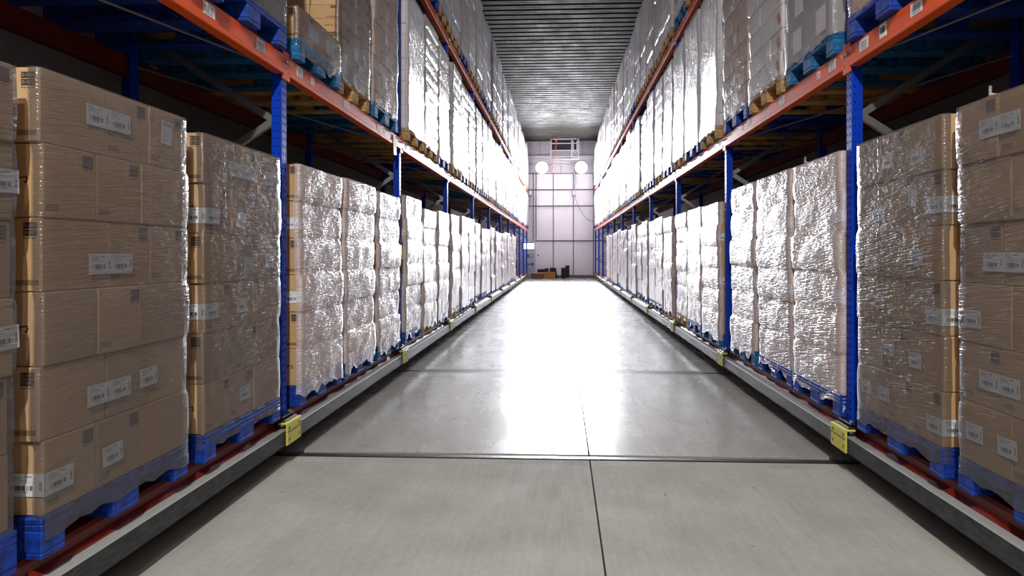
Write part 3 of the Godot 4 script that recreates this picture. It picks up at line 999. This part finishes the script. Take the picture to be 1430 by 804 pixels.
# one wrapped load. o: z (middle, down the aisle), w, h (stack), layers, pallet, face (offset of its front from the post front), fine, film, card
func stack_goods(s: int, level: int, b: int, slot: int, o: Dictionary) -> Node3D:
	var colour: String = o.pallet
	var card: String = o.get("card", "kraft")
	var what := "%s wrapped cartons, %s pallet" % [{"kraft": "brown", "white_card": "white", "grey_card": "grey"}[card], {"blue": "blue", "teal": "teal", "wood": "wooden"}[colour]]
	if o.has("what"):
		what = o.what
	var d := 1.18
	var face: float = o.get("face", 0.02)
	var turn := PI / 2 if s < 0 else -PI / 2
	var t := thing("pallet_load", describe(s, level, b, slot, what), "pallet load", Vector3(s * (FX - face + d / 2), LEVELS[level] + 0.0005, -o.z), turn, "wrapped pallet loads standing in the racks")
	t.rotation.y += o.get("skew", 0.0)
	var w: float = o.w
	var fine: bool = o.fine
	pallet(t, colour, fine, snappedf(w + 0.02, 0.01), 1.2)
	var n: int = o.layers
	var lh: float = o.h / n
	var ys := [0.1445]
	var shifts := []
	for i in n:
		ys.append(0.1445 + lh * (i + 1))
		var j: float = o.get("jitter", 0.008)
		shifts.append(Vector3(rng.randf_range(-j, j), rng.randf_range(-j, j), 0))
		if i == n - 1 and o.has("top_out"):
			shifts[i].y += o.top_out
	var nearx := -1.0 if s < 0 else 1.0             # local x of the face turned to the open end of the aisle
	var rows: Array = o.get("splits", [0.385, 0.308, 0.307])
	var stacks := {}
	for i in n:
		var lay: int = n - i                         # 1 = top layer
		var odd := lay % 2 == 1
		var yc: float = ys[i] + lh / 2
		if fine:
			var parts := rows.duplicate()
			if not odd:
				parts.reverse()
			var x := -w / 2
			var across: int = parts.size()
			for c in across:
				# parts are listed from the open end of the aisle
				var cw: float = parts[c if nearx < 0 else across - 1 - c] * w
				var cd := 0.24
				var mt: Material = M["kraft_%d" % rng.randi_range(0, 2)] if card == "kraft" else M[card]
				var cm := carton_mesh(Vector3(snappedf(cw - 0.003, 0.002), snappedf(lh - 0.002, 0.0005), cd), odd, parts[c if nearx < 0 else across - 1 - c] < 0.36 and rng.randf() < 0.8)
				var at := Vector3(x + cw / 2, yc, d / 2 - cd / 2) + Vector3(shifts[i].x, 0, shifts[i].y + rng.randf_range(-0.006, 0.006))
				var ct := part("carton", cm, mt, t, at)
				stacks["%d %d" % [lay, c if nearx < 0 else across - 1 - c]] = ct
				x += cw
			for c in 2:
				var mt: Material = M["kraft_%d" % rng.randi_range(0, 2)] if card == "kraft" else M[card]
				part("carton", carton_mesh(Vector3(snappedf(w / 2 - 0.003, 0.002), snappedf(lh - 0.002, 0.0005), 0.93), odd), mt, t, Vector3((c - 0.5) * w / 2 + shifts[i].x, yc, -0.125 + shifts[i].y))
		else:
			var mt: Material = M["kraft_%d" % rng.randi_range(0, 2)] if card == "kraft" else M[card]
			part("carton_layer", box(Vector3(snappedf(w, 0.01), snappedf(lh - 0.003, 0.002), d - 0.005), 0.005, [CELLS[1], CELLS[2], CELLS[0], CELLS[3]], "layer"), mt, t, Vector3(shifts[i].x, yc, shifts[i].y))
	# labels: [layer from the top, distance from the open-end edge, height in layer 0..1, kind]
	for lb in o.get("labels", []):
		var lay: int = lb[0]
		var along: float = lb[1]
		var i := n - lay
		var fz: float = d / 2 + shifts[i].y + 0.0072
		var y: float = ys[i] + lh * lb[2]
		var edge: float = nearx * w / 2 + shifts[i].x
		var host: Node3D = t
		var c := 0
		var acc := 0.0
		var parts := rows.duplicate()
		if lay % 2 == 0:
			parts.reverse()
		for k in parts.size():
			if along >= acc:
				c = k
			acc += parts[k] * w
		if stacks.has("%d %d" % [lay, c]):
			host = stacks["%d %d" % [lay, c]]
		var put := func(called: String, sz: Vector3, m: Material, p: Vector3, tilt: float):
			part(called, box(sz, 0.0), m, host, p - (host.position if host != t else Vector3.ZERO), Vector3(0, 0, tilt))
		match lb[3]:
			"pair":
				for q in [-1, 1]:
					put.call("shipping_label", Vector3(0.112, 0.080, 0.0015), M.label, Vector3(edge - nearx * along + q * 0.057, y, fz), 0.0)
			"single":
				put.call("shipping_label", Vector3(0.105, 0.078, 0.0015), M.label, Vector3(edge - nearx * along, y, fz), 0.03)
			"sheet":
				put.call("address_sheet", Vector3(0.068, 0.105, 0.0015), M.sheet, Vector3(edge - nearx * along, y, fz), lb[4] if lb.size() > 4 else 0.06)
			"corner":
				put.call("shipping_label", Vector3(0.118, 0.080, 0.0015), M.label, Vector3(edge - nearx * 0.06, y, fz), 0.0)
				put.call("shipping_label", Vector3(0.0015, 0.080, 0.145), M.label, Vector3(edge + nearx * 0.0012, y, fz - 0.074), 0.0)
			"end_red":
				put.call("red_print", Vector3(0.0015, lh * 0.55, 0.06), M.red_print, Vector3(edge + nearx * 0.0012, y, fz - 0.16), 0.5)
				put.call("red_print", Vector3(0.05, lh * 0.5, 0.0015), M.red_print, Vector3(edge - nearx * 0.06, y, fz), 0.4)
			"panel":
				put.call("white_label", Vector3(0.15, lh * 0.6, 0.0015), M.paper, Vector3(edge - nearx * along, y, fz), 0.0)
			"end_white":
				put.call("white_label", Vector3(0.0015, lh * 0.72, 0.20), M.paper, Vector3(edge + nearx * 0.0012, y, fz - 0.12), 0.0)
	var film: String = o.get("film", "film_creased")
	var skirt: float = o.get("skirt", 0.07)
	for rear in [false, true]:
		var key := "film %.2f %.2f %d %d %s %d" % [w, o.h, n, int(o.z * 10) % 3, rear, s if film == "film_slanted" else 0]
		if fine or not cache.has(key):
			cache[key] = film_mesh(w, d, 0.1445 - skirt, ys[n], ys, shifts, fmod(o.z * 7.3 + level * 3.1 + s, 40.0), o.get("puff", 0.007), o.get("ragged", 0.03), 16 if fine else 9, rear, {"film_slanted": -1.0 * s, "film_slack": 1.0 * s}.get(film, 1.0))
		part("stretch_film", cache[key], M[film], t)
	if o.has("tail"):
		var p := Vector3(o.tail[0] * nearx, ys[n], d / 2 - 0.05)
		part("film_tail", tube([p + Vector3(-0.05, 0.0, 0), p + Vector3(-0.015, 0.03, -0.01), p + Vector3(0.0, 0.065, 0.0), p + Vector3(0.015, 0.03, 0.012), p + Vector3(0.06, 0.012, 0.0)], 0.006, 6), M.film_creased, t)
	return t

func stock_racks() -> void:
	wrap_noise.seed = 5
	wrap_noise.frequency = 0.35
	rng.seed = 2024
	for s in [-1, 1]:
		# ---- ground level: mids measured for the first bays, then repeating
		var mids := {}
		if s < 0:
			mids = {-1: [1.485, 2.355, 3.28], 0: [4.355, 5.175, 6.07]}
		else:
			mids = {-1: [1.47, 2.34, 3.23], 0: [4.25, 5.065, 5.94]}
		for b in range(-3, 7):  # lowest bays are out of view, added for the shade they cast
			for slot in 3:
				var z: float = mids[b][slot] if mids.has(b) else POST0 + BAY * b + 0.13 + 0.395 + slot * 0.875 + rng.randf_range(-0.015, 0.015)
				var near := z < 3.75
				var o := {"z": z, "w": 0.78 if b != 0 else 0.735, "h": 1.555 + rng.randf_range(-0.02, 0.02), "layers": 6, "pallet": "blue", "fine": z < 10.0 and b >= -1, "film": "film_grey" if near else "film_creased", "face": 0.02 + rng.randf_range(-0.012, 0.012), "puff": 0.005 if near else 0.012, "ragged": 0.02 if near else 0.045, "skirt": 0.075, "jitter": 0.008 if near else 0.014}
				if b >= 1:
					o.pallet = ["blue", "teal", "blue", "wood"][rng.randi_range(0, 3)]
					o.layers = [6, 6, 5, 7][rng.randi_range(0, 3)]
					o.h += rng.randf_range(-0.08, 0.06)
				elif b == 0 and slot == 2:
					o.pallet = "teal"
				if s > 0:
					o.h += 0.03
				if s < 0 and b == -1 and slot == 1:
					o.labels = [[1, 0.31, 0.56, "pair"], [1, 0.65, 0.62, "sheet", -0.08], [3, 0.31, 0.36, "pair"], [5, 0.31, 0.42, "pair"], [5, 0.53, 0.46, "single"], [6, 0.01, 0.42, "corner"], [6, 0.31, 0.44, "single"]]
				elif s < 0 and b == -1 and slot == 2:
					o.labels = [[1, 0.34, 0.42, "pair"], [1, 0.66, 0.4, "single"], [2, 0.01, 0.36, "corner"], [2, 0.33, 0.34, "single"], [3, 0.42, 0.36, "single"], [3, 0.66, 0.42, "single"], [4, 0.01, 0.44, "corner"], [4, 0.34, 0.46, "single"], [6, 0.38, 0.5, "single"]]
				elif s < 0 and b == -1:
					o.labels = [[2, 0.74, 0.5, "single"], [4, 0.74, 0.5, "single"]]
				elif s > 0 and b == -1 and slot == 2:
					o.labels = [[1, 0.20, 0.36, "single"], [1, 0.46, 0.42, "single"], [2, 0.01, 0.38, "corner"], [2, 0.24, 0.62, "sheet", -0.03], [2, 0.55, 0.34, "single"], [3, 0.19, 0.42, "single"], [4, 0.01, 0.34, "corner"], [4, 0.55, 0.46, "single"], [5, 0.22, 0.42, "single"], [5, 0.46, 0.5, "single"], [6, 0.01, 0.36, "corner"], [6, 0.50, 0.52, "single"], [6, 0.69, 0.52, "single"]]
				elif s > 0 and b == -1 and slot == 1:
					o.labels = [[1, 0.53, 0.5, "pair"], [3, 0.53, 0.36, "pair"], [4, 0.70, 0.4, "single"], [5, 0.55, 0.44, "pair"], [6, 0.69, 0.52, "single"], [6, 0.50, 0.5, "single"]]
					o.top_out = 0.014
					o.tail = [-0.28]
				elif z < 10.0 and b >= -1:
					o.labels = [[2, 0.01, 0.4, "corner"], [2, 0.35, 0.42, "single"], [4, 0.01, 0.4, "corner"], [4, 0.42, 0.42, "single"], [1, 0.44, 0.45, "single"], [3, 0.48, 0.45, "single"]]
				if s > 0 and b == 0 and slot == 0:
					o.tail = [-0.3]
				stack_goods(s, 0, b, slot, o)
		# ---- lower beam level
		for b in range(-3, 10):  # first bays unseen, their loads added to keep lamp light out
			for slot in 3:
				var z := POST0 + BAY * b + 0.10 + 0.41 + slot * 0.89 + rng.randf_range(-0.015, 0.015)
				var o := {"z": z, "w": 0.78, "h": rng.randf_range(1.56, 1.74), "layers": 8, "pallet": ["blue", "wood", "teal", "wood", "blue"][rng.randi_range(0, 4)], "fine": z < 9.0 and b >= -1, "film": "film_slanted", "face": 0.05 + rng.randf_range(-0.015, 0.015), "puff": 0.010, "ragged": 0.03, "skirt": 0.03, "splits": [0.334, 0.333, 0.333]}
				o.card = ["kraft", "white_card", "kraft", "white_card", "grey_card"][rng.randi_range(0, 4)]
				o.layers = [8, 12, 6, 10][rng.randi_range(0, 3)]
				if b == -1 and slot < 2:
					o.fine = false
				if s < 0 and b == -1 and slot == 2:
					o.merge({"pallet": "blue", "card": "grey_card", "layers": 7, "film": "film_grey"}, true)
				if s < 0 and b == 0:
					if slot == 0:
						o.merge({"what": "low carton layer, teal pallet", "z": 4.255, "w": 0.74, "pallet": "teal", "card": "kraft", "layers": 1, "h": 0.225, "film": "film_grey", "face": 0.06, "skirt": 0.09, "labels": [[1, 0.20, 0.55, "sheet", 0.0], [1, 0.29, 0.52, "sheet", 0.0], [1, 0.50, 0.5, "sheet", 0.0], [1, 0.58, 0.5, "sheet", 0.0]]}, true)
					elif slot == 1:
						o.merge({"z": 5.05, "w": 0.74, "pallet": "wood", "card": "kraft", "layers": 15, "h": 1.70, "face": 0.03, "film": "film_grey"}, true)
						o.labels = []
						for k in 15:
							if k % 2 == 0:
								o.labels.append([k + 1, 0.37, 0.5, "sheet", 0.0])
					else:
						o.merge({"z": 5.93, "pallet": "teal", "card": "kraft", "layers": 15, "h": 1.70}, true)
				if s < 0 and b == 1:
					if slot == 0:
						o.merge({"pallet": "wood", "card": "white_card", "layers": 12}, true)
					elif slot == 2:
						o.merge({"pallet": "blue", "card": "kraft", "layers": 6}, true)
				if s > 0 and b == 0:
					o.merge({"pallet": ["teal", "wood", "blue"][slot], "card": ["grey_card", "white_card", "kraft"][slot], "layers": [6, 9, 8][slot], "h": 1.72}, true)
				if s > 0 and b == 1:
					o.merge({"pallet": ["wood", "blue", "wood"][slot], "card": ["white_card", "white_card", "white_card"][slot], "layers": 12, "h": 1.70}, true)
				if s > 0 and b == -1 and slot == 2:
					o.merge({"pallet": "blue", "card": "kraft", "layers": 7}, true)
				if b <= 0 and o.film == "film_slanted":
					o.film = "film_slack"
					o.puff = 0.011
				if not o.has("labels") and o.fine:
					o.labels = []
					for k in o.layers:
						if s > 0 and b == 0 and slot == 1:
							o.labels.append([k + 1, 0.01, 0.5, "end_red"])
						elif s > 0 and b == 0 and slot == 0:
							o.labels.append([k + 1, 0.16, 0.5, "panel"])
							o.labels.append([k + 1, 0.56, 0.5, "panel"])
						elif (s < 0 and b == 1) or (s > 0 and b == 1 and slot == 0):
							o.labels.append([k + 1, 0.01, 0.5, "end_white"])
						elif k % 2 == 0:
							o.labels.append([k + 1, 0.40, 0.5, "sheet", 0.0])
				stack_goods(s, 1, b, slot, o)
		# ---- upper beam level
		for b in range(-2, 10):  # starts behind the camera, unseen loads added for shade
			for slot in 3:
				var z := POST0 + BAY * b + 0.10 + 0.41 + slot * 0.89 + rng.randf_range(-0.015, 0.015)
				var o := {"z": z, "w": 0.78, "h": rng.randf_range(1.78, 2.06), "layers": [8, 10, 7][rng.randi_range(0, 2)], "pallet": ["blue", "wood", "wood", "teal"][rng.randi_range(0, 3)], "fine": false, "film": "film_slanted", "face": 0.05 + rng.randf_range(-0.02, 0.02), "puff": 0.010, "ragged": 0.03, "skirt": 0.03}
				o.card = ["white_card", "kraft", "grey_card", "white_card"][rng.randi_range(0, 3)]
				stack_goods(s, 2, b, slot, o)

func _ready() -> void:
	camera_and_light()
	make_materials()
	build_room()
	floodlight("floodlight", "glaring floodlight on the end wall beside the evaporator, exit-door side", Vector3(-1.04, 6.08, -WALLZ + 0.55), Vector3(0, -0.42, 1), LAMP_FAR, 130.0, Vector3(0, 0, -0.5), 55.0)
	floodlight("floodlight", "glaring floodlight on the end wall beside the evaporator, 08 rack side", Vector3(1.10, 6.08, -WALLZ + 0.55), Vector3(0, -0.42, 1), LAMP_FAR, 130.0, Vector3(0, 0, -0.5), 55.0)
	floodlight("floodlight", "floodlight hung from the ceiling at the open end of the aisle", Vector3(-0.2, 5.6, 1.4), Vector3(0, -1.0, -0.7), LAMP_NEAR, 8.0, Vector3(0, CEIL - 5.6, 0.16))
	build_rack(-1)
	build_rack(1)
	stock_racks()
	wall_clutter()
